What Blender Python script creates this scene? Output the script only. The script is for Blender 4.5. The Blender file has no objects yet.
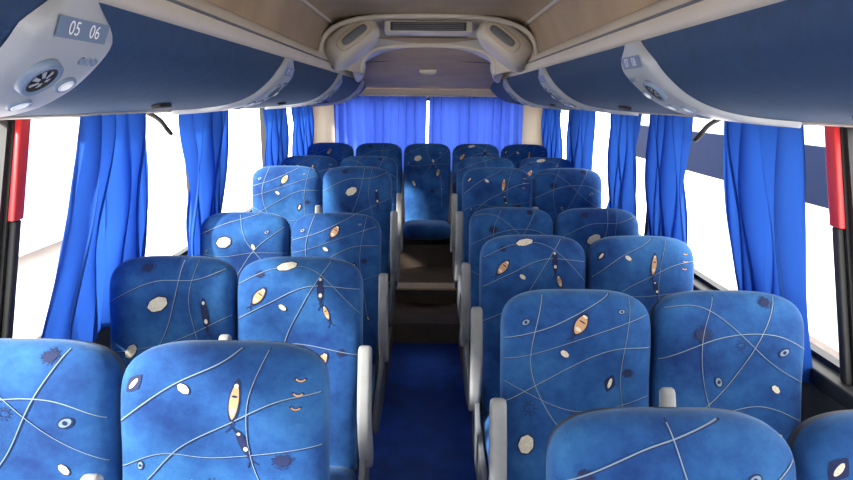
import bpy, math, random
from mathutils import Vector, Matrix
random.seed(7)
D = bpy.data; SC = bpy.context.scene
EYE = 1.70

# ------------------------------------------------------------------ materials
def mat(name, col, rough=0.6, metal=0.0, noise=0.0, nscale=20.0, bump=0.0, bscale=200.0,
        sheen=0.0, spec=0.5, emit=None, estr=0.0, trans=0.0):
    m = D.materials.new(name); m.use_nodes = True
    nt = m.node_tree; N = nt.nodes; L = nt.links
    b = N["Principled BSDF"]
    c = (col[0], col[1], col[2], 1)
    b.inputs["Base Color"].default_value = c
    b.inputs["Roughness"].default_value = rough
    b.inputs["Metallic"].default_value = metal
    b.inputs["Specular IOR Level"].default_value = spec
    if sheen: 
        b.inputs["Sheen Weight"].default_value = sheen
        b.inputs["Sheen Roughness"].default_value = 0.4
        b.inputs["Sheen Tint"].default_value = (0.5, 0.75, 1, 1)
    if emit:
        b.inputs["Emission Color"].default_value = (*emit, 1)
        b.inputs["Emission Strength"].default_value = estr
    tc = N.new("ShaderNodeTexCoord")
    if noise > 0:
        n = N.new("ShaderNodeTexNoise"); n.inputs["Scale"].default_value = nscale
        n.inputs["Detail"].default_value = 5
        r = N.new("ShaderNodeValToRGB")
        r.color_ramp.elements[0].position = 0.3; r.color_ramp.elements[1].position = 0.7
        r.color_ramp.elements[0].color = tuple(x*(1-noise) for x in col)+(1,)
        r.color_ramp.elements[1].color = tuple(min(1, x*(1+noise)) for x in col)+(1,)
        L.new(tc.outputs["Object"], n.inputs["Vector"]); L.new(n.outputs["Fac"], r.inputs["Fac"])
        L.new(r.outputs["Color"], b.inputs["Base Color"])
    if bump > 0:
        n2 = N.new("ShaderNodeTexNoise"); n2.inputs["Scale"].default_value = bscale
        bp = N.new("ShaderNodeBump"); bp.inputs["Strength"].default_value = bump
        bp.inputs["Distance"].default_value = 0.003
        L.new(tc.outputs["Object"], n2.inputs["Vector"]); L.new(n2.outputs["Fac"], bp.inputs["Height"])
        L.new(bp.outputs["Normal"], b.inputs["Normal"])
    return m

def curtain_mat(name, col, tcol, mix=0.55):
    m = D.materials.new(name); m.use_nodes = True
    nt = m.node_tree; N = nt.nodes; L = nt.links
    N.remove(N["Principled BSDF"])
    out = N["Material Output"]
    d = N.new("ShaderNodeBsdfDiffuse"); d.inputs["Color"].default_value = (*col, 1)
    t = N.new("ShaderNodeBsdfTranslucent"); t.inputs["Color"].default_value = (*tcol, 1)
    mx = N.new("ShaderNodeMixShader"); mx.inputs[0].default_value = mix
    L.new(d.outputs[0], mx.inputs[1]); L.new(t.outputs[0], mx.inputs[2]); L.new(mx.outputs[0], out.inputs["Surface"])
    tc = N.new("ShaderNodeTexCoord"); n = N.new("ShaderNodeTexNoise"); n.inputs["Scale"].default_value = 60
    bp = N.new("ShaderNodeBump"); bp.inputs["Strength"].default_value = 0.15; bp.inputs["Distance"].default_value = 0.004
    L.new(tc.outputs["Object"], n.inputs["Vector"]); L.new(n.outputs["Fac"], bp.inputs["Height"])
    L.new(bp.outputs["Normal"], d.inputs["Normal"])
    return m

def fabric_mat(name):
    m = mat(name, (0.02, 0.10, 0.30), rough=0.85, bump=0.25, bscale=500, sheen=0.35, spec=0.2)
    nt = m.node_tree; N = nt.nodes; L = nt.links; b = N["Principled BSDF"]
    tc = N.new("ShaderNodeTexCoord")
    oi = N.new("ShaderNodeObjectInfo")
    add = N.new("ShaderNodeVectorMath"); add.operation = 'ADD'
    sc = N.new("ShaderNodeVectorMath"); sc.operation = 'SCALE'; sc.inputs["Scale"].default_value = 30
    comb = N.new("ShaderNodeCombineXYZ")
    for i in range(3): L.new(oi.outputs["Random"], comb.inputs[i])
    L.new(comb.outputs[0], sc.inputs[0]); L.new(tc.outputs["Object"], add.inputs[0]); L.new(sc.outputs[0], add.inputs[1])
    n = N.new("ShaderNodeTexNoise"); n.inputs["Scale"].default_value = 4; n.inputs["Detail"].default_value = 9
    n.inputs["Roughness"].default_value = 0.68
    r = N.new("ShaderNodeValToRGB")
    e = r.color_ramp.elements
    e[0].position = 0.34; e[0].color = (0.006, 0.032, 0.145, 1)
    e[1].position = 0.68; e[1].color = (0.034, 0.145, 0.35, 1)
    k = e.new(0.49); k.color = (0.014, 0.072, 0.235, 1)
    L.new(add.outputs[0], n.inputs["Vector"]); L.new(n.outputs["Fac"], r.inputs["Fac"])
    L.new(r.outputs["Color"], b.inputs["Base Color"])
    return m

M_fab = fabric_mat("seat_velour_blue")
M_line = mat("piping_pale", (0.17, 0.255, 0.37), 0.75)
M_navy = mat("motif_navy", (0.006, 0.014, 0.07), 0.85)
M_or = mat("motif_orange", (0.52, 0.30, 0.15), 0.85)
M_cream = mat("motif_cream", (0.62, 0.58, 0.47), 0.85, noise=0.25, nscale=250)
M_shell = mat("seat_shell_dark", (0.03, 0.035, 0.05), 0.5, bump=0.1)
M_arm = mat("armrest_plastic_grey", (0.29, 0.295, 0.30), 0.45, noise=0.08, bump=0.1)
M_shield = mat("seat_side_plastic", (0.12, 0.13, 0.145), 0.5, noise=0.1, bump=0.1)
M_metal = mat("seat_frame_metal", (0.10, 0.10, 0.11), 0.4, metal=0.7)
M_beige = mat("panel_beige", (0.46, 0.39, 0.30), 0.55, noise=0.04, nscale=4, bump=0.05)
M_ceil = mat("ceiling_liner", (0.33, 0.245, 0.158), 0.7, noise=0.14, nscale=4, bump=0.15, bscale=120)
M_white = mat("rail_offwhite", (0.52, 0.475, 0.405), 0.4, noise=0.05, nscale=6)
M_grey = mat("console_grey", (0.34, 0.365, 0.40), 0.4, noise=0.05, nscale=10)
M_bin = mat("bin_door_blue", (0.008, 0.036, 0.105), 0.75, noise=0.15, nscale=30, bump=0.2, bscale=400, sheen=0.05)
M_dark = mat("rubber_black", (0.012, 0.012, 0.014), 0.6)
M_wall = mat("sidewall_grey", (0.05, 0.05, 0.055), 0.7, noise=0.1)
M_floor = mat("floor_vinyl_blue", (0.008, 0.060, 0.38), 0.45, noise=0.3, nscale=9, bump=0.1)
M_step = mat("step_brown", (0.085, 0.062, 0.048), 0.5, noise=0.25, nscale=8)
M_nose = mat("step_nosing", (0.48, 0.38, 0.27), 0.35, metal=0.1, noise=0.15)
M_red = mat("pillar_red", (0.55, 0.025, 0.03), 0.4)
M_curt = curtain_mat("curtain_blue", (0.030, 0.100, 0.40), (0.022, 0.095, 0.46), 0.36)
M_curt2 = curtain_mat("curtain_violet_blue", (0.045, 0.085, 0.40), (0.050, 0.11, 0.54), 0.42)
M_lamp = mat("lamp_lens", (0.8, 0.85, 0.9), 0.2)
M_txt = mat("label_print", (0.85, 0.88, 0.9), 0.5)
M_lab = mat("label_plate", (0.14, 0.20, 0.30), 0.4)
M_conc = mat("concrete_yard", (0.72, 0.67, 0.64), 0.9, noise=0.1, nscale=1)
M_navyp = mat("bus_paint_navy", (0.006, 0.010, 0.028), 0.9, spec=0.05)
M_whitep = mat("bus_paint_white", (0.78, 0.75, 0.75), 0.4)
M_pinkp = mat("bus_paint_pink", (0.62, 0.42, 0.42), 0.4)
M_gl2 = mat("bus_glass_pale", (0.5, 0.54, 0.58), 0.1)
M_tyre = mat("tyre_rubber", (0.02, 0.02, 0.02), 0.8)

def glass_mat():
    m = D.materials.new("window_glass"); m.use_nodes = True
    N = m.node_tree.nodes; L = m.node_tree.links
    N.remove(N["Principled BSDF"]); out = N["Material Output"]
    t = N.new("ShaderNodeBsdfTransparent"); t.inputs[0].default_value = (0.96, 0.98, 0.98, 1)
    g = N.new("ShaderNodeBsdfGlossy"); g.inputs["Roughness"].default_value = 0.02
    mx = N.new("ShaderNodeMixShader"); mx.inputs[0].default_value = 0.03
    L.new(t.outputs[0], mx.inputs[1]); L.new(g.outputs[0], mx.inputs[2]); L.new(mx.outputs[0], out.inputs[0])
    return m
M_glass = glass_mat()

# ------------------------------------------------------------------ helpers
def link(o, parent=None):
    SC.collection.objects.link(o)
    if parent: o.parent = parent
    return o
def empty(name, loc=(0,0,0)):
    e = D.objects.new(name, None); e.location = loc; e.empty_display_size = 0.1
    return link(e)
def mesh(name, vs, fs, mats, smooth=True, mi=None):
    me = D.meshes.new(name); me.from_pydata([tuple(v) for v in vs], [], fs)
    for m in (mats if isinstance(mats, (list, tuple)) else [mats]): me.materials.append(m)
    if mi: me.polygons.foreach_set("material_index", mi)
    me.polygons.foreach_set("use_smooth", [smooth]*len(me.polygons))
    me.update(); return me
def obj(name, me, parent=None, loc=(0,0,0)):
    o = D.objects.new(name, me); o.location = loc; return link(o, parent)
def box_me(name, b, m, bevel=0.0, shear=0.0):
    x0,x1,y0,y1,z0,z1 = b
    import bmesh
    bm = bmesh.new(); bmesh.ops.create_cube(bm, size=1)
    for v in bm.verts:
        v.co = Vector(((x0+x1)/2+v.co.x*(x1-x0), (y0+y1)/2+v.co.y*(y1-y0)+shear*(v.co.z-.5), (z0+z1)/2+v.co.z*(z1-z0)))
    if bevel > 0:
        bmesh.ops.bevel(bm, geom=list(bm.edges), offset=bevel, segments=3, affect='EDGES', profile=0.5)
    me = D.meshes.new(name); bm.to_mesh(me); bm.free(); me.materials.append(m)
    if bevel > 0: me.polygons.foreach_set("use_smooth", [True]*len(me.polygons))
    return me
def box(name, b, m, parent=None, bevel=0.0, loc=(0,0,0), shear=0.0):
    return obj(name, box_me(name, b, m, bevel, shear), parent, loc)
def extr_x(name, poly, x0, x1, m, bevel=0.006):
    import bmesh
    bm = bmesh.new()
    a = [bm.verts.new((x0, y, z)) for y, z in poly]; c = [bm.verts.new((x1, y, z)) for y, z in poly]
    n = len(poly)
    bm.faces.new(a); bm.faces.new(c[::-1])
    for i in range(n):
        bm.faces.new((a[i], c[i], c[(i+1)%n], a[(i+1)%n]))
    bmesh.ops.recalc_face_normals(bm, faces=bm.faces)
    if bevel:
        es = [e for e in bm.edges if abs(e.verts[0].co.x-e.verts[1].co.x) < 1e-6]
        bmesh.ops.bevel(bm, geom=es, offset=bevel, segments=3, affect='EDGES', profile=0.5)
    me = D.meshes.new(name); bm.to_mesh(me); bm.free(); me.materials.append(m)
    me.polygons.foreach_set("use_smooth", [True]*len(me.polygons))
    return me
def sweep_y(name, prof, ys, m, smooth=True, closed=False):
    vs=[]; fs=[]; n=len(prof)
    for y in ys:
        for x,z in prof: vs.append((x,y,z))
    for j in range(len(ys)-1):
        for i in range(n if closed else n-1):
            k=(i+1)%n
            fs.append((j*n+i, j*n+k, (j+1)*n+k, (j+1)*n+i))
    if closed:
        fs.append(tuple(range(n))); fs.append(tuple(range((len(ys)-1)*n, len(ys)*n))[::-1])
    return mesh(name, vs, fs, m, smooth)
def tube(name, pts, r, m, parent=None, radii=None, res=6, cyclic=False):
    cu = D.curves.new(name, 'CURVE'); cu.dimensions='3D'; cu.bevel_depth=r; cu.bevel_resolution=res
    sp = cu.splines.new('BEZIER'); sp.bezier_points.add(len(pts)-1)
    for i,p in enumerate(pts):
        bp = sp.bezier_points[i]; bp.co=p; bp.handle_left_type='AUTO'; bp.handle_right_type='AUTO'
        if radii: bp.radius = radii[i]
    sp.use_cyclic_u = cyclic; sp.resolution_u = 10; cu.use_fill_caps = True
    cu.materials.append(m)
    o = D.objects.new(name, cu); return link(o, parent)
def spw(v,e): return math.copysign(abs(v)**e,v)
def superell(name,a,b,c,e1,e2,m,M=None,nu=40,nv=20):
    vs=[];fs=[]
    for j in range(nv+1):
        ph=-math.pi/2+math.pi*j/nv
        for i in range(nu):
            th=2*math.pi*i/nu
            v=Vector((a*spw(math.cos(ph),e1)*spw(math.cos(th),e2),b*spw(math.cos(ph),e1)*spw(math.sin(th),e2),c*spw(math.sin(ph),e1)))
            vs.append(M@v if M else v)
    for j in range(nv):
        for i in range(nu):
            k=(i+1)%nu; fs.append((j*nu+i,j*nu+k,(j+1)*nu+k,(j+1)*nu+i))
    return mesh(name,vs,fs,m)

# ------------------------------------------------------------------ seat geometry
ZT=0.745; CR=0.122; Z0=ZT-CR; HW=0.218; REC=math.radians(13)
def smooth(t): t=max(0,min(1,t)); return t*t*(3-2*t)
def hw(z):
    w = HW*(0.93+0.07*smooth(z/0.45))
    if z > Z0:
        t=min(1,(z-Z0)/CR); w *= max(0,(1-t**3.2))**(1/3.4)
    return w
def roundness(x,z,p=3.6):
    h=hw(z)
    if h<1e-5: return 0.0
    s=min(1,abs(x)/h); f=max(0,(1-s**p))**(1/p)
    if z>Z0:
        t=min(1,(z-Z0)/CR); f*=max(0,(1-t**3))**(1/2.4)
    return f
def yfront(x,z):
    f=roundness(x,z)
    b=0.062+0.026*math.exp(-((z-0.61)/0.10)**2)+0.024*math.exp(-((z-0.2)/0.12)**2)
    b-=0.016*math.exp(-(x/0.12)**2)*math.exp(-((z-0.42)/0.2)**2)
    return -b*f
def bk(x,y,z):
    c,s=math.cos(REC),math.sin(REC)
    return (x, y*c+z*s, 0.43 - y*s + z*c)
def on(x,z,off):
    return bk(x, yfront(x,z)-off, z)

def build_back():
    zs=[Z0*i/24 for i in range(24)]+[Z0+CR*math.sin(math.pi/2*i/18) for i in range(18)]+[ZT-0.00002]
    nx=40; vs=[]; fs=[]; mi=[]
    ss=[math.sin(math.pi/2*(-1+2*i/nx))*0.55+(-1+2*i/nx)*0.45 for i in range(nx+1)]
    nz=len(zs)
    for z in zs:
        for s in ss:
            x=s*hw(z); vs.append(bk(x,yfront(x,z),z))
    off=len(vs)
    for z in zs:
        for s in ss:
            x=s*hw(z); vs.append(bk(x,0.045*roundness(x,z,5),z))
    w=nx+1
    for j in range(nz-1):
        for i in range(nx):
            fs.append((j*w+i,j*w+i+1,(j+1)*w+i+1,(j+1)*w+i)); mi.append(0)
            fs.append((off+j*w+i,off+(j+1)*w+i,off+(j+1)*w+i+1,off+j*w+i+1)); mi.append(1)
    fs.append(tuple(range(nx,-1,-1))+tuple(range(off,off+nx+1))); mi.append(1)
    me=mesh("seat_back",vs,fs,[M_fab,M_shell],True,mi)
    import bmesh
    bm=bmesh.new(); bm.from_mesh(me); bmesh.ops.remove_doubles(bm,verts=bm.verts,dist=0.00005)
    bmesh.ops.recalc_face_normals(bm,faces=bm.faces); bm.to_mesh(me); bm.free()
    return me
ME_back=build_back()

def build_cushion():
    vs=[];fs=[]; nu=32; nv=14
    cx,cy,cz=0,-0.235,0.40; a,b,c=0.213,0.25,0.075
    for j in range(nv+1):
        ph=-math.pi/2+math.pi*j/nv
        for i in range(nu):
            th=2*math.pi*i/nu
            x=a*spw(math.cos(ph),0.45)*spw(math.cos(th),0.35)
            y=b*spw(math.cos(ph),0.45)*spw(math.sin(th),0.35)
            z=c*spw(math.sin(ph),0.6)
            vs.append((cx+x,cy+y,cz+z - (cy+y+0.0)*0.09))
    for j in range(nv):
        for i in range(nu):
            k=(i+1)%nu; fs.append((j*nu+i,j*nu+k,(j+1)*nu+k,(j+1)*nu+i))
    return mesh("seat_cushion",vs,fs,M_fab)
ME_cush=build_cushion()

class Deco:
    def __init__(s): s.v=[];s.f=[];s.m=[];s.c=[]
    def ribbon(s,pts,w,m,lay=0.0016):
        prev=None; n=len(pts)
        for i in range(n):
            x,z=pts[i]
            a=pts[max(0,i-1)]; b=pts[min(n-1,i+1)]
            tx,tz=b[0]-a[0],b[1]-a[1]; l=math.hypot(tx,tz) or 1
            nx,nz=-tz/l*w/2,tx/l*w/2
            ok = z<ZT-0.008 and z>0.02 and abs(x)<hw(min(z+0.004,ZT))-0.005
            if not ok: prev=None; continue
            k=len(s.v)
            s.v.append(on(x+nx,z+nz,lay)); s.v.append(on(x-nx,z-nz,lay))
            if prev is not None: s.f.append((prev,prev+1,k+1,k)); s.m.append(m)
            prev=k
    def curve(s,p,w=0.0030,m=0,n=60):
        P=[Vector(q) for q in p]; P=[2*P[0]-P[1]]+P+[2*P[-1]-P[-2]]
        out=[]
        for i in range(1,len(P)-2):
            for k in range(n//(len(P)-3)):
                t=k/(n//(len(P)-3))
                a,b,c,d=P[i-1],P[i],P[i+1],P[i+2]
                q=0.5*((2*b)+(c-a)*t+(2*a-5*b+4*c-d)*t*t+(3*b-3*c+d-a)*t**3)
                out.append((q.x,q.y))
        out.append((P[-2].x,P[-2].y))
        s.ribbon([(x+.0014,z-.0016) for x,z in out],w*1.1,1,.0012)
        s.ribbon(out,w*.8,m,.0022)
    def blob(s,cx,cz,rf,m,ang=0,lay=0.002,seg=24,rings=3):
        ca,sa=math.cos(ang),math.sin(ang)
        def P(u,v):
            x=cx+u*ca-v*sa; z=cz+u*sa+v*ca
            z=min(z,ZT-0.008); h=hw(z)-0.003; x=max(-h,min(h,x))
            return on(x,z,lay)
        c=len(s.v); s.v.append(P(0,0))
        R=[rf(2*math.pi*i/seg) for i in range(seg)]
        for r in range(1,rings+1):
            for i in range(seg): s.v.append(P(R[i][0]*r/rings,R[i][1]*r/rings))
        for i in range(seg):
            k=(i+1)%seg
            s.f.append((c,c+1+i,c+1+k)); s.m.append(m)
            for r in range(1,rings):
                a=c+1+(r-1)*seg; b=a+seg
                s.f.append((a+i,b+i,b+k,a+k)); s.m.append(m)
    def oval(s,cx,cz,a=0.022,b=0.014,ang=0.4):
        s.c.append((cx,cz))
        s.blob(cx,cz,lambda t:(a*1.14*math.cos(t),b*1.2*math.sin(t)),1,ang,0.0018)
        s.blob(cx,cz,lambda t:(a*(1+.04*math.sin(7*t))*math.cos(t),b*(1+.04*math.sin(7*t))*math.sin(t)),3,ang,0.0026)
    def blotch(s,cx,cz,r=0.03):
        s.c.append((cx,cz)); r*=.88
        rnd=random.Random(int((cx+2)*997+cz*100))
        s.blob(cx,cz,lambda t:(r*.68*math.cos(t)*(1+.05*math.sin(9*t)),r*.54*math.sin(t)*(1+.06*math.sin(11*t))),1,0.2,0.0018,28)
        for _ in range(120):
            a=rnd.uniform(0,6.28); q=r*(.62+.5*rnd.random()**1.8); e=rnd.uniform(.0008,.0017)
            s.blob(cx+q*math.cos(a),cz+.8*q*math.sin(a),lambda t:(e*math.cos(t),e*math.sin(t)),1,0,0.0018,6,1)
    def fish(s,cx,cz,L=0.075,ang=1.4,fill=2,fat=.24):
        s.c.append((cx,cz))
        a=L/2; b=L*fat
        lens=lambda k:(lambda t:(a*k*math.cos(t), b*k*math.copysign(abs(math.sin(t))**1.35,math.sin(t))))
        s.blob(cx,cz,lens(1.0),1,ang,0.0018)
        s.blob(cx,cz,lens(0.78),fill,ang,0.0025)
        ca,sa=math.cos(ang),math.sin(ang)
        for q,mm,ww in ((-.2,3,.14),(.12,1,.05),(-.42,1,.05),(.34,3,.1)):
            s.blob(cx+q*L*ca,cz+q*L*sa,lambda t:(L*ww*.5*math.cos(t),b*.62*(1-abs(q)*1.1)*math.sin(t)),mm,ang,0.0032,14,2)
        for sg in (-1,1):
            p=[]
            for k in range(9):
                u=-a+0.004-k*0.0032; v=sg*(-.006+.0022*k)
                p.append((cx+u*ca-v*sa,cz+u*sa+v*ca))
            s.ribbon(p,.003,1,0.002)
    def eye(s,cx,cz,r=.018,ang=.5):
        s.c.append((cx,cz))
        s.blob(cx,cz,lambda t:(r*math.cos(t),r*.7*math.sin(t)),1,ang,0.0018)
        s.blob(cx,cz,lambda t:(r*.78*math.cos(t),r*.48*math.sin(t)),0,ang,0.0025)
        s.blob(cx,cz,lambda t:(r*.3*math.cos(t),r*.3*math.sin(t)),1,ang,0.0032,12,1)
    def moon(s,cx,cz,r=.012,ang=0):
        s.c.append((cx,cz))
        p=[(cx+r*math.cos(ang+k*.25),cz+r*math.sin(ang+k*.25)) for k in range(10)]
        s.ribbon(p,.0055,1,.0018); s.ribbon(p[1:-1],.0032,2,.0024)
    def sun(s,cx,cz,r=.014):
        s.c.append((cx,cz))
        p=[(cx+r*math.cos(k*.4),cz+r*.8*math.sin(k*.4)) for k in range(17)]
        s.ribbon(p,.002,1)
        for k in range(9):
            a=k*.7; s.ribbon([(cx+q*r*math.cos(a),cz+q*r*math.sin(a)) for q in (1.1,1.4,1.7)],.002,1)
    def diamond(s,cx,cz,L=.05,ang=1.0):
        s.c.append((cx,cz))
        s.blob(cx,cz,lambda t:(L/2*math.copysign(abs(math.cos(t))**1.6,math.cos(t)),L*.3*math.copysign(abs(math.sin(t))**1.6,math.sin(t))),1,ang,.0018)
        s.blob(cx,cz,lambda t:(L*.28*math.cos(t),L*.09*math.sin(t)),3,ang,.0026,14,2)
    def scatter(s,seed,count=4):
        rnd=random.Random(seed); k=0; tries=0
        while k<count and tries<400:
            tries+=1
            x=rnd.uniform(-.175,.175); z=ZT-rnd.uniform(.05,.52)
            if any(math.hypot(x-a,z-b)<.085 for a,b in s.c): continue
            t=k%4; ang=rnd.uniform(0,3.1)
            if t==0: s.sun(x,z,.010)
            elif t==1: s.oval(x,z,.014,.008,ang)
            elif t==2: s.eye(x,z,.011,ang)
            else: s.diamond(x,z,.028,ang)
            k+=1
    def make(s,name): return mesh(name,s.v,s.f,[M_line,M_navy,M_or,M_cream],True,s.m)

def var(k):
    d=Deco(); T=ZT
    if k==0:   # near left aisle
        d.curve([(-.15,T-.30),(-.08,T-.225),(.02,T-.17),(.12,T-.12),(.22,T-.10)])
        d.curve([(-.22,T-.18),(-.1,T-.09),(0,T-.04),(.05,T-.0)])
        d.curve([(-.22,T-.28),(-.12,T-.24),(.0,T-.25),(.22,T-.22)],.0022)
        d.curve([(-.06,T-.30),(.0,T-.40),(.06,T-.55),(.08,T-.72)])
        d.curve([(.1,T-.0),(.06,T-.14),(.08,T-.3),(.2,T-.42)],.0022)
        d.fish(.035,T-.12,.10,1.45,2,.12); d.fish(.05,T-.215,.07,1.9,1,.14)
        for q in range(3): d.moon(.168-.004*q,T-.065-.03*q,.012,3.5)
        d.diamond(-.175,T-.085,.05,.9); d.blotch(.13,T-.255,.026); d.eye(-.12,T-.45); d.oval(0.1,T-.5)
    elif k==1: # right, row 2 aisle
        d.curve([(-.22,T-.14),(-.08,T-.10),(.06,T-.03),(.1,T)])
        d.curve([(-.22,T-.33),(-.08,T-.25),(.08,T-.17),(.22,T-.16)])
        d.curve([(-.1,T-.0),(-.14,T-.2),(-.08,T-.36),(.04,T-.5),(.08,T-.7)])
        d.curve([(-.22,T-.26),(.0,T-.35),(.22,T-.30)],.0022)
        d.curve([(-.22,T-.20),(-.1,T-.17),(.22,T-.06)],.0022)
        d.curve([(.15,T-.02),(.12,T-.25),(.16,T-.5)],.0022)
        d.fish(.0,T-.095,.075,1.0,2,.26); d.diamond(.09,T-.265,.055,1.3)
        d.sun(-.14,T-.34); d.oval(-.15,T-.44,.026,.02,1.2); d.eye(-.155,T-.09,.014)
        d.blotch(.14,T-.235,.018); d.fish(.06,T-.47,.06,2.2,3,.2)
    elif k==2:
        d.curve([(-.22,T-.2),(-.05,T-.13),(.1,T-.12),(.22,T-.17)])
        d.curve([(-.16,T-.4),(-.02,T-.28),(.08,T-.1),(.13,T-.0)])
        d.curve([(-.22,T-.33),(-.1,T-.37),(.08,T-.33),(.22,T-.38)])
        d.curve([(-.22,T-.05),(-.08,T-.05),(.1,T-.2),(.22,T-.27)],.0022)
        d.curve([(-.05,T-.0),(-.1,T-.16),(-.04,T-.42),(.03,T-.6)],.0022)
        d.blotch(-.10,T-.12,.034); d.blotch(.09,T-.03,.022); d.eye(.135,T-.17,.018); d.eye(-.04,T-.26,.018,2)
        d.oval(.12,T-.42); d.blotch(-.1,T-.44,.02)
    elif k==3: # left row 2 aisle
        d.curve([(-.22,T-.22),(-.1,T-.16),(.04,T-.10),(.22,T-.11)])
        d.curve([(.0,T-.5),(-.05,T-.32),(.02,T-.16),(.12,T-.0)])
        d.curve([(-.22,T-.36),(-.04,T-.30),(.22,T-.34)])
        d.curve([(-.22,T-.10),(-.08,T-.04),(.06,T-.05),(.22,T-.20)],.0022)
        d.oval(-.04,T-.032,.034,.013,.2); d.fish(-.13,T-.135,.08,.9,2,.22)
        d.fish(.08,T-.11,.10,1.6,1,.12); d.fish(.10,T-.19,.06,1.9,2,.16)
        d.blotch(-.13,T-.06,.018); d.fish(.08,T-.36,.08,1.0,2,.24); d.blotch(-.1,T-.45,.03); d.blotch(.15,T-.33,.02)
    elif k==4: # left row 2 window
        d.curve([(-.22,T-.17),(-.05,T-.09),(.1,T-.08),(.22,T-.03)])
        d.curve([(-.15,T-.5),(-.03,T-.3),(.03,T-.14),(.05,T-.0)])
        d.curve([(-.22,T-.34),(.0,T-.30),(.22,T-.2)]); d.curve([(.1,T),(.08,T-.2),(.16,T-.5)],.0022)
        d.blotch(-.07,T-.04,.028); d.oval(-.03,T-.165,.036,.022,.5); d.fish(.13,T-.20,.12,1.65,1,.1)
        d.oval(-.13,T-.33,.026,.016,1.0); d.blotch(.05,T-.4,.03)
    else:      # right row 1
        d.curve([(-.22,T-.12),(-.08,T-.06),(.0,T-.035),(.1,T-.0)])
        d.curve([(-.05,T-.34),(.03,T-.22),(.10,T-.15),(.22,T-.06)])
        d.curve([(-.22,T-.2),(-.1,T-.22),(.05,T-.2),(.22,T-.2)],.0022)
        d.curve([(-.02,T),(.02,T-.14),(.12,T-.3),(.14,T-.6)])
        d.oval(-.085,T-.15,.034,.024,.3); d.fish(.10,T-.28,.08,1.3,2,.2); d.blotch(-.165,T-.10,.016); d.eye(.12,T-.1,.014)
        d.fish(-.12,T-.38,.07,2,3,.2); d.blotch(.05,T-.45,.03)
    d.scatter(11+k,4)
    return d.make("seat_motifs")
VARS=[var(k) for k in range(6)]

def stadium(path,rad,n=8):
    L=[];R=[]
    for i,(p,r) in enumerate(zip(path,rad)):
        a=path[max(0,i-1)]; b=path[min(len(path)-1,i+1)]
        t=(b[0]-a[0],b[1]-a[1]); l=math.hypot(*t); nx,nz=-t[1]/l,t[0]/l
        L.append((p[0]+nx*r,p[1]+nz*r)); R.append((p[0]-nx*r,p[1]-nz*r))
    def cap(p,r,a0):
        return [(p[0]+r*math.cos(a0-math.pi*k/n),p[1]+r*math.sin(a0-math.pi*k/n)) for k in range(1,n)]
    e=path[-1]; pe=path[-2]; a=math.atan2(e[1]-pe[1],e[0]-pe[0])
    s=path[0]; p2=path[1]; a2=math.atan2(p2[1]-s[1],p2[0]-s[0])
    return L+cap(e,rad[-1],a+math.pi/2)+R[::-1]+cap(s,rad[0],a2-math.pi/2)
armpoly=stadium([(-.045,.50),(-.085,.60),(-.10,.70),(-.075,.80),(-.05,.885)],[.034,.036,.032,.030,.026])
ME_arm=extr_x("armrest",armpoly,-.022,.022,M_arm,.012)
armpoly2=stadium([(-.12,.50),(-.115,.60),(-.10,.70),(-.075,.80),(-.035,.92)],[.03,.03,.028,.024,.02])
ME_armc=extr_x("center_armrest",armpoly2,-.018,.018,M_arm,.009)
shield=[(.06,.56),(-.03,.58),(-.09,.52),(-.14,.47),(-.44,.44),(-.49,.41),(-.49,.35),(-.42,.30),(-.12,.28),(.0,.30),(.05,.40)]
ME_shield=extr_x("side_shield",shield,-.010,.010,M_shield,.005)
def ped():
    vs=[];fs=[]
    def bx(x0,x1,y0,y1,z0,z1,dy=0):
        k=len(vs)
        for z,o in ((z0,dy),(z1,0)):
            vs.extend([(x0,y0+o,z),(x1,y0+o,z),(x1,y1+o,z),(x0,y1+o,z)])
        fs.extend([(k,k+3,k+2,k+1),(k+4,k+5,k+6,k+7),(k,k+1,k+5,k+4),(k+1,k+2,k+6,k+5),(k+2,k+3,k+7,k+6),(k+3,k,k+4,k+7)])
    bx(-.19,.19,-.40,-.36,.295,.325); bx(-.19,.19,-.10,-.06,.295,.325)
    bx(-.02,.02,-.42,-.04,.27,.30)
    bx(-.02,.02,-.39,-.35,.02,.28,-.03); bx(-.02,.02,-.11,-.07,.02,.28,.03)
    bx(-.03,.03,-.45,-.01,.0,.02)
    return mesh("pedestal",vs,fs,M_metal,False)
ME_ped=ped()

def seat(x, ytop, zoff, v, aisle, rear=False, sx=1.0):
    base = ytop - 0.155
    e=empty("coach_seat",(x,base,zoff)); e.scale=(sx,1,1)
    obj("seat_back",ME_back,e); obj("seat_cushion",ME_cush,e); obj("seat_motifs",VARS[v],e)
    if not rear: obj("pedestal",ME_ped,e)
    if aisle:
        obj("armrest",ME_arm,e,(aisle*.241,0,0)); obj("side_shield",ME_shield,e,(aisle*.231,0,0))
    return e
def pair(side,ytop,zoff,va,vw,sx=1.0,xa=.44,xw=.885):
    a=seat(side*xa,ytop,zoff,va,-side,False,sx); w=seat(side*xw,ytop,zoff,vw,0,False,sx)
    obj("center_armrest",ME_armc,w,(-side*.2225,0,0))
pair(1,1.017,0,5,0); pair(1,1.741,0,1,2); pair(1,2.50,0,3,0); pair(1,3.175,0,2,4); pair(1,3.90,.13,0,2); pair(1,4.65,.13,5,3)
pair(-1,1.32,0,0,2,1.07,.452,.927); pair(-1,2.10,0,3,4); pair(-1,2.97,0,1,5); pair(-1,3.90,.13,4,1); pair(-1,4.65,.13,2,0)
for i,(x,v) in enumerate(zip((-.90,-.45,0,.45,.90),(1,4,5,3,0))): seat(x,5.78,.15,v,0,True)

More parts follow.
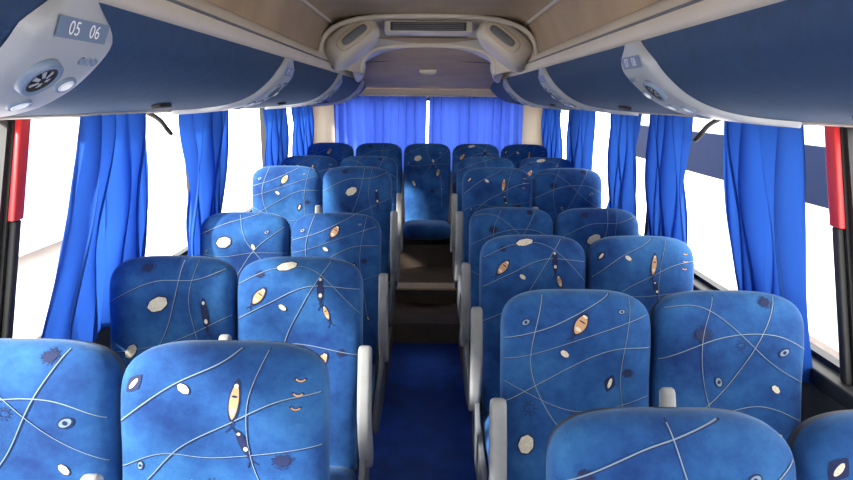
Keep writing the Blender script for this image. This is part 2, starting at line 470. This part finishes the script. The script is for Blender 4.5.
# ------------------------------------------------------------------ shell
Y0=-1.6; YR=6.35; XW=1.2; SILL=.93; TOP=EYE-.05; PY=1.85
fl=empty("floor")
box("floor_deck",(-1.25,1.25,Y0,YR+.1,-.08,0),M_floor,fl)
for nm,s in (("wall_left",-1),("wall_right",1)):
    w=empty(nm)
    a,b=sorted((s*XW,s*(XW+.06)))
    box("lower_panel",(a,b,Y0,YR,0,SILL),M_wall,w)
    box("upper_panel",(a,b,Y0,YR,TOP,2.25),M_beige,w)
    c,d=sorted((s*(XW-.045),s*(XW+.01)))
    box("sill",(c,d,Y0,YR,SILL-.05,SILL+.0),M_dark,w,.008)
    for y in (-1.55,.25,PY,3.25,4.75,6.27):
        sh=.24 if y==PY else 0
        hwp=.024 if y==PY else .04
        box("pillar",(a,b,y-hwp,y+hwp,SILL,TOP),M_dark,w,0,(0,0,0),sh)
        p,q=sorted((s*(XW-.02),s*(XW)))
        zc=TOP-.30
        box("pillar_cover",(p,q,y-hwp,y+hwp,zc,TOP),M_red,w,.005,(0,0,0),sh*(TOP-zc)/(TOP-SILL))
        y2=y-sh*(TOP-zc)/(TOP-SILL)
        box("pillar_cover_lower",(p,q,y2-hwp*.6,y2+hwp*.6,SILL,zc),M_dark,w,.005,(0,0,0),sh*(zc-SILL)/(TOP-SILL))
k=1
for s in (-1,1):
    for y0,y1 in ((-1.5,.2),(.3,PY-.026),(PY+.026,3.2),(3.3,4.7),(4.8,6.22)):
        e=empty(f"window_{k}"); k+=1
        p,q=sorted((s*(XW+.01),s*(XW+.045)))
        t=.018
        sh1=-.24 if abs(y1-PY+.026)<.01 else 0; sh0=-.24 if abs(y0-PY-.026)<.01 else 0
        box("frame_bottom",(p,q,y0+sh0,y1+sh1,SILL,SILL+t),M_dark,e); box("frame_top",(p,q,y0,y1,TOP-t,TOP),M_dark,e)
        box("frame_side",(p,q,y0,y0+t,SILL+t,TOP-t),M_dark,e,0,(0,0,0),-sh0); box("frame_side",(p,q,y1-t,y1,SILL+t,TOP-t),M_dark,e,0,(0,0,0),-sh1)
        xg=s*(XW+.028)
        obj("glass_pane",mesh("glass_pane",[(xg,y0+sh0+t,SILL+t),(xg,y1+sh1-t,SILL+t),(xg,y1-t,TOP-t),(xg,y0+t,TOP-t)],[(0,1,2,3)],M_glass,False),e)
w=empty("wall_rear")
box("lower_panel",(-1.25,1.25,YR,YR+.06,0,1.0),M_beige,w)
box("left_panel",(-1.25,-.92,YR,YR+.06,1.0,1.72),M_beige,w)
box("right_panel",(.92,1.25,YR,YR+.06,1.0,1.72),M_beige,w)
box("upper_panel",(-1.25,1.25,YR,YR+.06,1.72,2.3),M_beige,w)
e=empty(f"window_{k}"); k+=1
box("frame_bottom",(-.92,.92,YR+.01,YR+.05,1.0,1.03),M_dark,e); box("frame_top",(-.92,.92,YR+.01,YR+.05,1.69,1.72),M_dark,e)
obj("glass_pane",mesh("glass_pane",[(-.92,YR+.03,1.03),(.92,YR+.03,1.03),(.92,YR+.03,1.69),(-.92,YR+.03,1.69)],[(0,1,2,3)],M_glass,False),e)
w=empty("wall_front")
box("lower_panel",(-1.25,1.25,Y0-.06,Y0,0,.85),M_wall,w)
box("upper_panel",(-1.25,1.25,Y0-.06,Y0,1.90,2.3),M_beige,w)
e=empty(f"window_{k}")
box("center_post",(-.02,.02,Y0-.05,Y0-.01,.85,1.90),M_dark,e)
obj("glass_pane",mesh("glass_pane",[(-1.2,Y0-.03,.85),(1.2,Y0-.03,.85),(1.2,Y0-.03,1.90),(-1.2,Y0-.03,1.90)],[(0,1,2,3)],M_glass,False),e)
box("roof",(-1.27,1.27,Y0-.06,YR+.06,2.30,2.36),M_whitep)

box("podium_left",(-1.19,-.235,3.2,YR-.01,0,.13),M_step,fl)
box("podium_right",(.235,1.19,3.2,YR-.01,0,.13),M_step,fl)
box("step_lower",(-.235,.235,4.15,YR-.01,0,.14),M_step,fl)
box("step_upper",(-.235,.235,4.62,YR-.01,.14,.27),M_step,fl)
box("nosing_upper",(-.235,.235,4.57,4.72,.262,.279),M_nose,fl,.004)
box("nosing_lower",(-.235,.235,4.135,4.18,.13,.149),M_step,fl,.004)
box("rear_bench_base",(-1.15,1.15,5.26,YR-.02,.13,.46),M_step,fl)

# ceiling
H=lambda h:EYE+h
half=[(.63,.25),(.60,.33),(.565,.41),(.52,.445),(.40,.46),(.2,.468),(0,.47)]
prof=[(-x,H(h)) for x,h in half]+[(x,H(h)) for x,h in half[::-1][1:]]
ce=empty("ceiling")
obj("main_liner",sweep_y("main_liner",prof,[Y0,0,1,2,3,3.95],M_ceil),ce)
for x in (-.555,.555):
    tube("trim_tube",[(x,Y0,H(.427)),(x,1.5,H(.427)),(x,3.7,H(.427))],.012,M_white,ce)
for y in (1.9,2.9):
    tube("panel_seam",[(-.53,y,H(.442)),(-.4,y,H(.460)),(0,y,H(.470)),(.4,y,H(.460)),(.53,y,H(.442))],.004,M_dark,ce)
vs=[];fs=[]; ny=20; nx=24
for j in range(ny+1):
    t=j/ny; y=3.95+(YR-3.95)*t
    hc=.37-.27*(t**0.85)+.02*math.sin(t*math.pi)
    for i in range(nx+1):
        s=-1+2*i/nx; x=s*.64
        vs.append((x,y,H(hc-.05*(abs(s)**4)*(1-t))))
for j in range(ny):
    for i in range(nx): fs.append((j*(nx+1)+i,j*(nx+1)+i+1,(j+1)*(nx+1)+i+1,(j+1)*(nx+1)+i))
obj("rear_liner",mesh("rear_liner",vs,fs,M_ceil),ce)
tube("liner_seam",[(-.5,4.75,H(.272)),(0,4.75,H(.292)),(.5,4.75,H(.272))],.006,M_step,ce)

# rear AC bulkhead: lofted arch + two rounded side outlets
ac=empty("air_conditioning_duct")
def arch(y,a,top,base,n=48,p=3.2):
    out=[]
    for i in range(n+1):
        th=math.pi*i/n
        c,s=math.cos(th),math.sin(th)
        out.append((-a*math.copysign(abs(c)**(2/p),c),y,H(base+(top-base)*abs(s)**(2/p))))
    return out
secs=[arch(3.62,.615,.464,.20),arch(3.66,.60,.448,.195),arch(3.74,.575,.432,.19),arch(3.84,.53,.415,.18),arch(3.94,.475,.392,.17),
      arch(4.02,.44,.365,.165),arch(4.10,.43,.345,.16),arch(4.22,.435,.335,.155),arch(4.5,.47,.33,.15),arch(4.9,.56,.33,.15)]
vs=[p for s_ in secs for p in s_]; n=49; fs=[(j*n+i,j*n+i+1,(j+1)*n+i+1,(j+1)*n+i) for j in range(len(secs)-1) for i in range(n-1)]
obj("arch_housing",mesh("arch_housing",vs,fs,M_white),ac)
tube("arch_lip",arch(3.62,.613,.458,.20,16),.014,M_white,ac)
tube("arch_lip",arch(4.10,.43,.342,.165,16),.016,M_white,ac)
for s in (-1,1):
    R=Matrix.Translation((s*.455,3.80,H(.325)))@Matrix.Rotation(s*math.radians(38),4,'Y')@Matrix.Rotation(-s*math.radians(14),4,'Z')
    obj("outlet_pod",superell("outlet_pod",.175,.20,.092,.55,.6,M_white,R),ac)
    R2=R@Matrix.Translation((0,-.192,-.005))
    obj("outlet_recess",superell("outlet_recess",.115,.018,.045,.6,.5,M_beige,R2),ac)
    obj("outlet_slot",superell("outlet_slot",.085,.012,.024,.6,.5,M_shield,R@Matrix.Translation((0,-.205,-.005))),ac)
    tube("duct_tail",[(s*.50,3.95,H(.28)),(s*.47,4.2,H(.24)),(s*.50,4.6,H(.19)),(s*.56,5.1,H(.16))],.06,M_white,ac,[1,.9,.7,.4])
box("return_grille_frame",(-.25,.25,3.66,3.84,H(.372),H(.438)),M_white,ac,.012)
box("return_grille",(-.215,.215,3.65,3.68,H(.382),H(.428)),M_shell,ac,.004)
for i in range(4): box("grille_slat",(-.20,.20,3.642,3.654,H(.388+.010*i),H(.391+.010*i)),M_shield,ac)
dl=empty("dome_lamp",(0,5.2,H(.233)))
obj("lamp_base",box_me("lamp_base",(-.07,.07,-.05,.05,-.02,.02),M_white,.010),dl)
obj("lamp_lens",box_me("lamp_lens",(-.055,.055,-.038,.038,-.03,-.018),M_beige,.006),dl)

# ------------------------------------------------------------------ overhead bins
K=[(.594,.168),(.607,.115),(.643,.070),(.71,.018),(.80,-.018),(.95,-.040),(1.10,-.052)]
def cr(P,n=8):
    P=[Vector(p) for p in P]; P=[2*P[0]-P[1]]+P+[2*P[-1]-P[-2]]; out=[]
    for i in range(1,len(P)-2):
        for k in range(n):
            t=k/n; a,b,c,d=P[i-1],P[i],P[i+1],P[i+2]
            out.append(0.5*((2*b)+(c-a)*t+(2*a-5*b+4*c-d)*t*t+(3*b-3*c+d-a)*t**3))
    out.append(P[-2]); return out
FP=cr(K); cum=[0]
for i in range(1,len(FP)): cum.append(cum[-1]+(FP[i]-FP[i-1]).length)
TOT=cum[-1]
def fp(t):
    d=max(0,min(1,t))*TOT
    for i in range(1,len(FP)):
        if d<=cum[i]+1e-9:
            u=(d-cum[i-1])/(cum[i]-cum[i-1]); p=FP[i-1].lerp(FP[i],u)
            tg=(FP[min(len(FP)-1,i+1)]-FP[max(0,i-2)]).normalized(); break
    n=Vector((tg.y,-tg.x))
    if n.x>0 and n.y>0: n=-n
    return p,n,tg
def fp_pt(side,t,y,off):
    p,n,tg=fp(t); return Vector((side*(p.x+n.x*off),y,EYE+p.y+n.y*off))
def frame_at(side,t,y,off):
    p,n,tg=fp(t)
    N=Vector((side*n.x,0,n.y)); T=Vector((side*tg.x,0,tg.y))
    Zv=N; Yv=-T; Xv=Yv.cross(Zv)
    M=Matrix(((Xv.x,Yv.x,Zv.x,0),(Xv.y,Yv.y,Zv.y,0),(Xv.z,Yv.z,Zv.z,0),(0,0,0,1)))
    M.translation=fp_pt(side,t,y,off); return M

def console(side,y,num):
    e=empty("reading_light_panel")
    nt=48; ns=14; vs=[];fs=[]
    def wid(t):
        w=.045+.095*smooth((t+.02)/.14)
        if t>.42: w-=.095*smooth((t-.42)/.38)
        if t>.93: w*=math.sqrt(max(0.02,1-((t-.93)/.07)**2))
        return w
    for j in range(nt+1):
        t=j/nt
        for i in range(ns+1):
            s=-1+2*i/ns; r=(1-abs(s)**6)
            vs.append(fp_pt(side,t,y+s*wid(t),.002+.018*r**.5))
    for j in range(nt):
        for i in range(ns): fs.append((j*(ns+1)+i,j*(ns+1)+i+1,(j+1)*(ns+1)+i+1,(j+1)*(ns+1)+i))
    obj("console_shell",mesh("console_shell",vs,fs,M_grey),e)
    def disc(name,M,r,h,m,r2=None):
        vs=[];fs=[];n=28
        for rr,zz in ((r,0),(r*.95,h),(r*.72,h),(r*.66,h*.3),(0.001,h*.3)):
            for i in range(n): a=6.28319*i/n; vs.append(M@Vector((rr*math.cos(a),(r2 or 1)*rr*math.sin(a),zz)))
        for j in range(4):
            for i in range(n): k2=(i+1)%n; fs.append((j*n+i,j*n+k2,(j+1)*n+k2,(j+1)*n+i))
        obj(name,mesh(name,vs,fs,m),e)
    disc("air_vent_ring",frame_at(side,.24,y-.035,.019),.042,.012,M_lab)
    M2=frame_at(side,.24,y-.035,.021); disc("air_vent_core",M2,.033,.009,M_dark)
    for q in range(6):
        a=q*math.pi/3; c_,s_=math.cos(a),math.sin(a)
        pts=[(.007,-.003,.010),(.029,-.006,.006),(.029,.006,.006),(.007,.003,.010)]
        vs2=[M2@Vector((x*c_-y_*s_,x*s_+y_*c_,z)) for x,y_,z in pts]
        obj("vent_fin",mesh("vent_fin",vs2,[(0,1,2,3)],M_grey,False),e)
    for dy,tt in ((.065,.27),(.02,.38),(-.065,.40)):
        disc("reading_lamp",frame_at(side,tt,y+dy,.018),.026,.007,M_lab,.8)
        disc("reading_lamp_lens",frame_at(side,tt,y+dy,.0185),.019,.007,M_lamp,.8)
    disc("speaker",frame_at(side,.52,y,.018),.030,.006,M_lab,.7)
    for dy in (.045,.065,.085): disc("call_button",frame_at(side,.17,y+dy,.019),.008,.005,M_lab)
    tt=.085; ln=.078
    M=frame_at(side,tt,y,.0215)
    vs2=[M@Vector(v) for v in ((-ln,-.018,0),(ln,-.018,0),(ln,.018,0),(-ln,.018,0))]
    obj("seat_number_plate",mesh("seat_number_plate",vs2,[(0,1,2,3)],M_lab,False),e)
    cu=D.curves.new("seat_number","FONT"); cu.body=num; cu.size=.034; cu.align_x='CENTER'; cu.align_y='CENTER'; cu.materials.append(M_txt)
    o=D.objects.new("seat_number",cu); link(o,e); M=frame_at(side,tt,y,.0235); o.matrix_world=M
    return e

RIBS={1:[.40,1.85,3.28,4.85],-1:[-.4,1.10,2.70,4.25,5.7]}
YB=YR-.16
for side in (-1,1):
    ys=[Y0]+RIBS[side]+[YB]
    for j in range(len(ys)-1):
        e=empty("overhead_luggage_bin"); a=ys[j]+.008; b=ys[j+1]-.008
        pr=[(side*p.x,EYE+p.y) for p in [fp(i/40)[0] for i in range(41)]]
        obj("bin_door",sweep_y("bin_door",pr,[a,(a+b)/2,b],M_bin),e)
        pr2=[(side*x,H(h)) for x,h in ((1.10,-.052),(1.197,-.048),(1.197,.24),(.66,.24),(.61,.22))]
        obj("bin_shell",sweep_y("bin_shell",pr2,[a,b],M_beige,False),e)
        M=frame_at(side,.5,(a+b)/2,.004)
        lt=D.objects.new("latch",box_me("latch",(-.045,.045,-.014,.014,-.004,.008),M_dark,.004)); link(lt,e); lt.matrix_world=M
    for i,y in enumerate(RIBS[side]):
        console(side,y,["01   02","05   06","09   10","13   14","17   18"][i] if side<0 else ["03   04","07   08","11   12","15   16"][i])
    rp=[(.590,.168),(.582,.180),(.580,.215),(.588,.245),(.605,.258),(.625,.262),(.640,.25),(.630,.18),(.61,.163)]
    obj("trim_1" if side<0 else "trim_2",sweep_y("bin_rail",[(side*x,H(h)) for x,h in rp],[Y0,2,YB],M_white,True,True))
    lp=[(1.075,-.052),(1.10,-.060),(1.16,-.062),(1.17,-.05),(1.12,-.044)]
    obj("trim_3" if side<0 else "trim_4",sweep_y("lower_rail",[(side*x,H(h)) for x,h in lp],[Y0,2,YB],M_white,True,True))
    gp=[(.5795,.210),(.5765,.212),(.5765,.217),(.5805,.219)]
    obj("trim_5" if side<0 else "trim_6",sweep_y("rail_groove",[(side*x,H(h)) for x,h in gp],[Y0,2,YB],M_shield,True,True))

# ------------------------------------------------------------------ curtains
def curtain(side,y0,y1,b0,b1,zb,pleats=6,ph=0,amp=.030,lift=0,mid=0,flare=0):
    n=pleats*18; m=34; vs=[];fs=[]
    zt=H(-.058)
    for j in range(m+1):
        v=j/m
        for i in range(n+1):
            u=i/n
            f=smooth(v)*.6+v*.4
            ya=y0+(b0-y0)*f; yb=y1+(b1-y1)*f
            g=math.sin(v*math.pi)**1.3; c=(ya+yb)/2; ya=c+(ya-c)*(1-mid*g); yb=c+(yb-c)*(1-mid*g)
            q=2*math.pi*pleats*u+ph+1.8*math.sin(v*2.4+u*5)*v+1.2*math.sin(u*7+ph)
            A=amp*(.75+.35*v)*(.65+.35*math.sin(u*11+ph*2))
            pw=(yb-ya)/pleats
            y=ya+(yb-ya)*u + .24*pw*math.sin(2*q+.6)*(.4+.6*v)
            x=1.105+.02*v+A*math.sin(q)+.010*math.sin(7*v+u*14+ph)-flare*v*v
            z=zt-(zt-zb)*v + v*lift*math.sin(u*6+ph)*.5 + v*lift*(u-.5)*2
            vs.append((side*x,y,z))
    for j in range(m):
        for i in range(n): fs.append((j*(n+1)+i,j*(n+1)+i+1,(j+1)*(n+1)+i+1,(j+1)*(n+1)+i))
    obj("window_curtain",mesh("window_curtain",vs,fs,M_curt))
curtain(-1,2.04,2.48,1.70,2.34,.90,5,0,lift=.04,amp=.042)
curtain(-1,2.88,3.56,2.80,3.30,.95,6,1,mid=.12,amp=.038)
curtain(-1,4.25,4.98,4.25,4.85,.97,6,2)
curtain(-1,5.10,6.05,5.2,6.0,.99,8,2.4)
curtain(1,1.90,2.38,1.72,2.04,.85,5,.5,lift=-.04,amp=.040)
curtain(1,2.66,3.16,2.56,3.02,.93,6,1.5,amp=.038)
curtain(1,3.26,3.85,3.22,3.75,.95,5,2,mid=.1)
curtain(1,4.25,5.0,4.3,4.9,.97,6,.4)
curtain(1,5.2,6.05,5.2,6.0,.99,8,2.8)
def rear_curtain(x0,x1,ph):
    n=180;m=10;vs=[];fs=[]; pl=11
    for j in range(m+1):
        v=j/m
        for i in range(n+1):
            u=i/n; q=2*math.pi*pl*u+ph+.9*math.sin(u*9+v*1.5)
            x=x0+(x1-x0)*u+.006*math.sin(2*q)
            y=YR-.06+.030*math.sin(q)*(.7+.3*math.sin(u*17+ph)); z=1.735-(1.735-.98)*v
            vs.append((x,y,z))
    for j in range(m):
        for i in range(n): fs.append((j*(n+1)+i,j*(n+1)+i+1,(j+1)*(n+1)+i+1,(j+1)*(n+1)+i))
    obj("rear_window_curtain",mesh("rear_window_curtain",vs,fs,M_curt2))
rear_curtain(-.94,-.012,0); rear_curtain(.012,.95,1)
tube("curtain_rod",[(-1.0,YR-.06,1.742),(0,YR-.06,1.742),(1.0,YR-.06,1.742)],.008,M_white)
for s,y in ((-1,2.62),(1,2.50)):
    tube("grab_handle",[(s*1.17,y,H(-.06)),(s*1.12,y,H(-.09)),(s*1.10,y+.02,H(-.13)),(s*1.12,y+.1,H(-.15)),(s*1.17,y+.16,H(-.12))],.010,M_dark)

# ------------------------------------------------------------------ outside
box("ground",(-40,40,-30,50,-1.3,-1.2),M_conc)
def parked_bus(side,x,y0,y1,stripe,body,gl):
    e=empty("parked_bus"); a,b=sorted((x*side,(x+2.5)*side))
    box("body_lower",(a,b,y0,y1,-.85,.62),body,e,.06)
    box("stripe",(a-.01,b+.01,y0+.02,y1-.02,.60,1.24),stripe,e,.02)
    box("window_band",(a+.03,b-.03,y0+.05,y1-.05,1.2,1.95),gl,e,.03)
    box("roof_cap",(a,b,y0,y1,1.9,2.25),body,e,.1)
    yy=y0+1.2
    while yy<y1-.4:
        box("window_post",(a-.005,b+.005,yy,yy+.09,1.24,1.95),body,e); yy+=1.5
    for wy in (y0+2,y1-2.5):
        for xx in (a+.12,b-.12):
            tube("wheel",[(xx-.11,wy,-.75),(xx+.11,wy,-.75)],.45,M_tyre,e,res=10)
    return e
parked_bus(1,4.3,3.0,14.0,M_navyp,M_whitep,M_gl2)
parked_bus(-1,6.6,5.5,15.5,M_pinkp,M_whitep,M_gl2)

# ------------------------------------------------------------------ light
wd=D.worlds.new("World"); SC.world=wd; wd.use_nodes=True
bg=wd.node_tree.nodes["Background"]; bg.inputs[0].default_value=(1,.985,.96,1); bg.inputs[1].default_value=7.4
sn=D.lights.new("sun","SUN"); sn.energy=12; sn.angle=.08; sn.color=(1,.96,.9)
so=D.objects.new("sun",sn); link(so)
so.rotation_euler=(Vector((.9,.55,-.6))).to_track_quat('-Z','Y').to_euler()

# ------------------------------------------------------------------ camera
cam=D.cameras.new("camera"); co=D.objects.new("camera",cam); link(co)
cam.sensor_width=36; cam.lens=26; cam.clip_start=.02
p=math.radians(12.8)
co.matrix_world=Matrix.Translation((0,0,EYE))@Matrix.Rotation(math.pi/2-p,4,'X')@Matrix.Rotation(math.radians(.5),4,'Z')
SC.camera=co
SC.view_settings.view_transform='Standard'; SC.view_settings.exposure=0.0
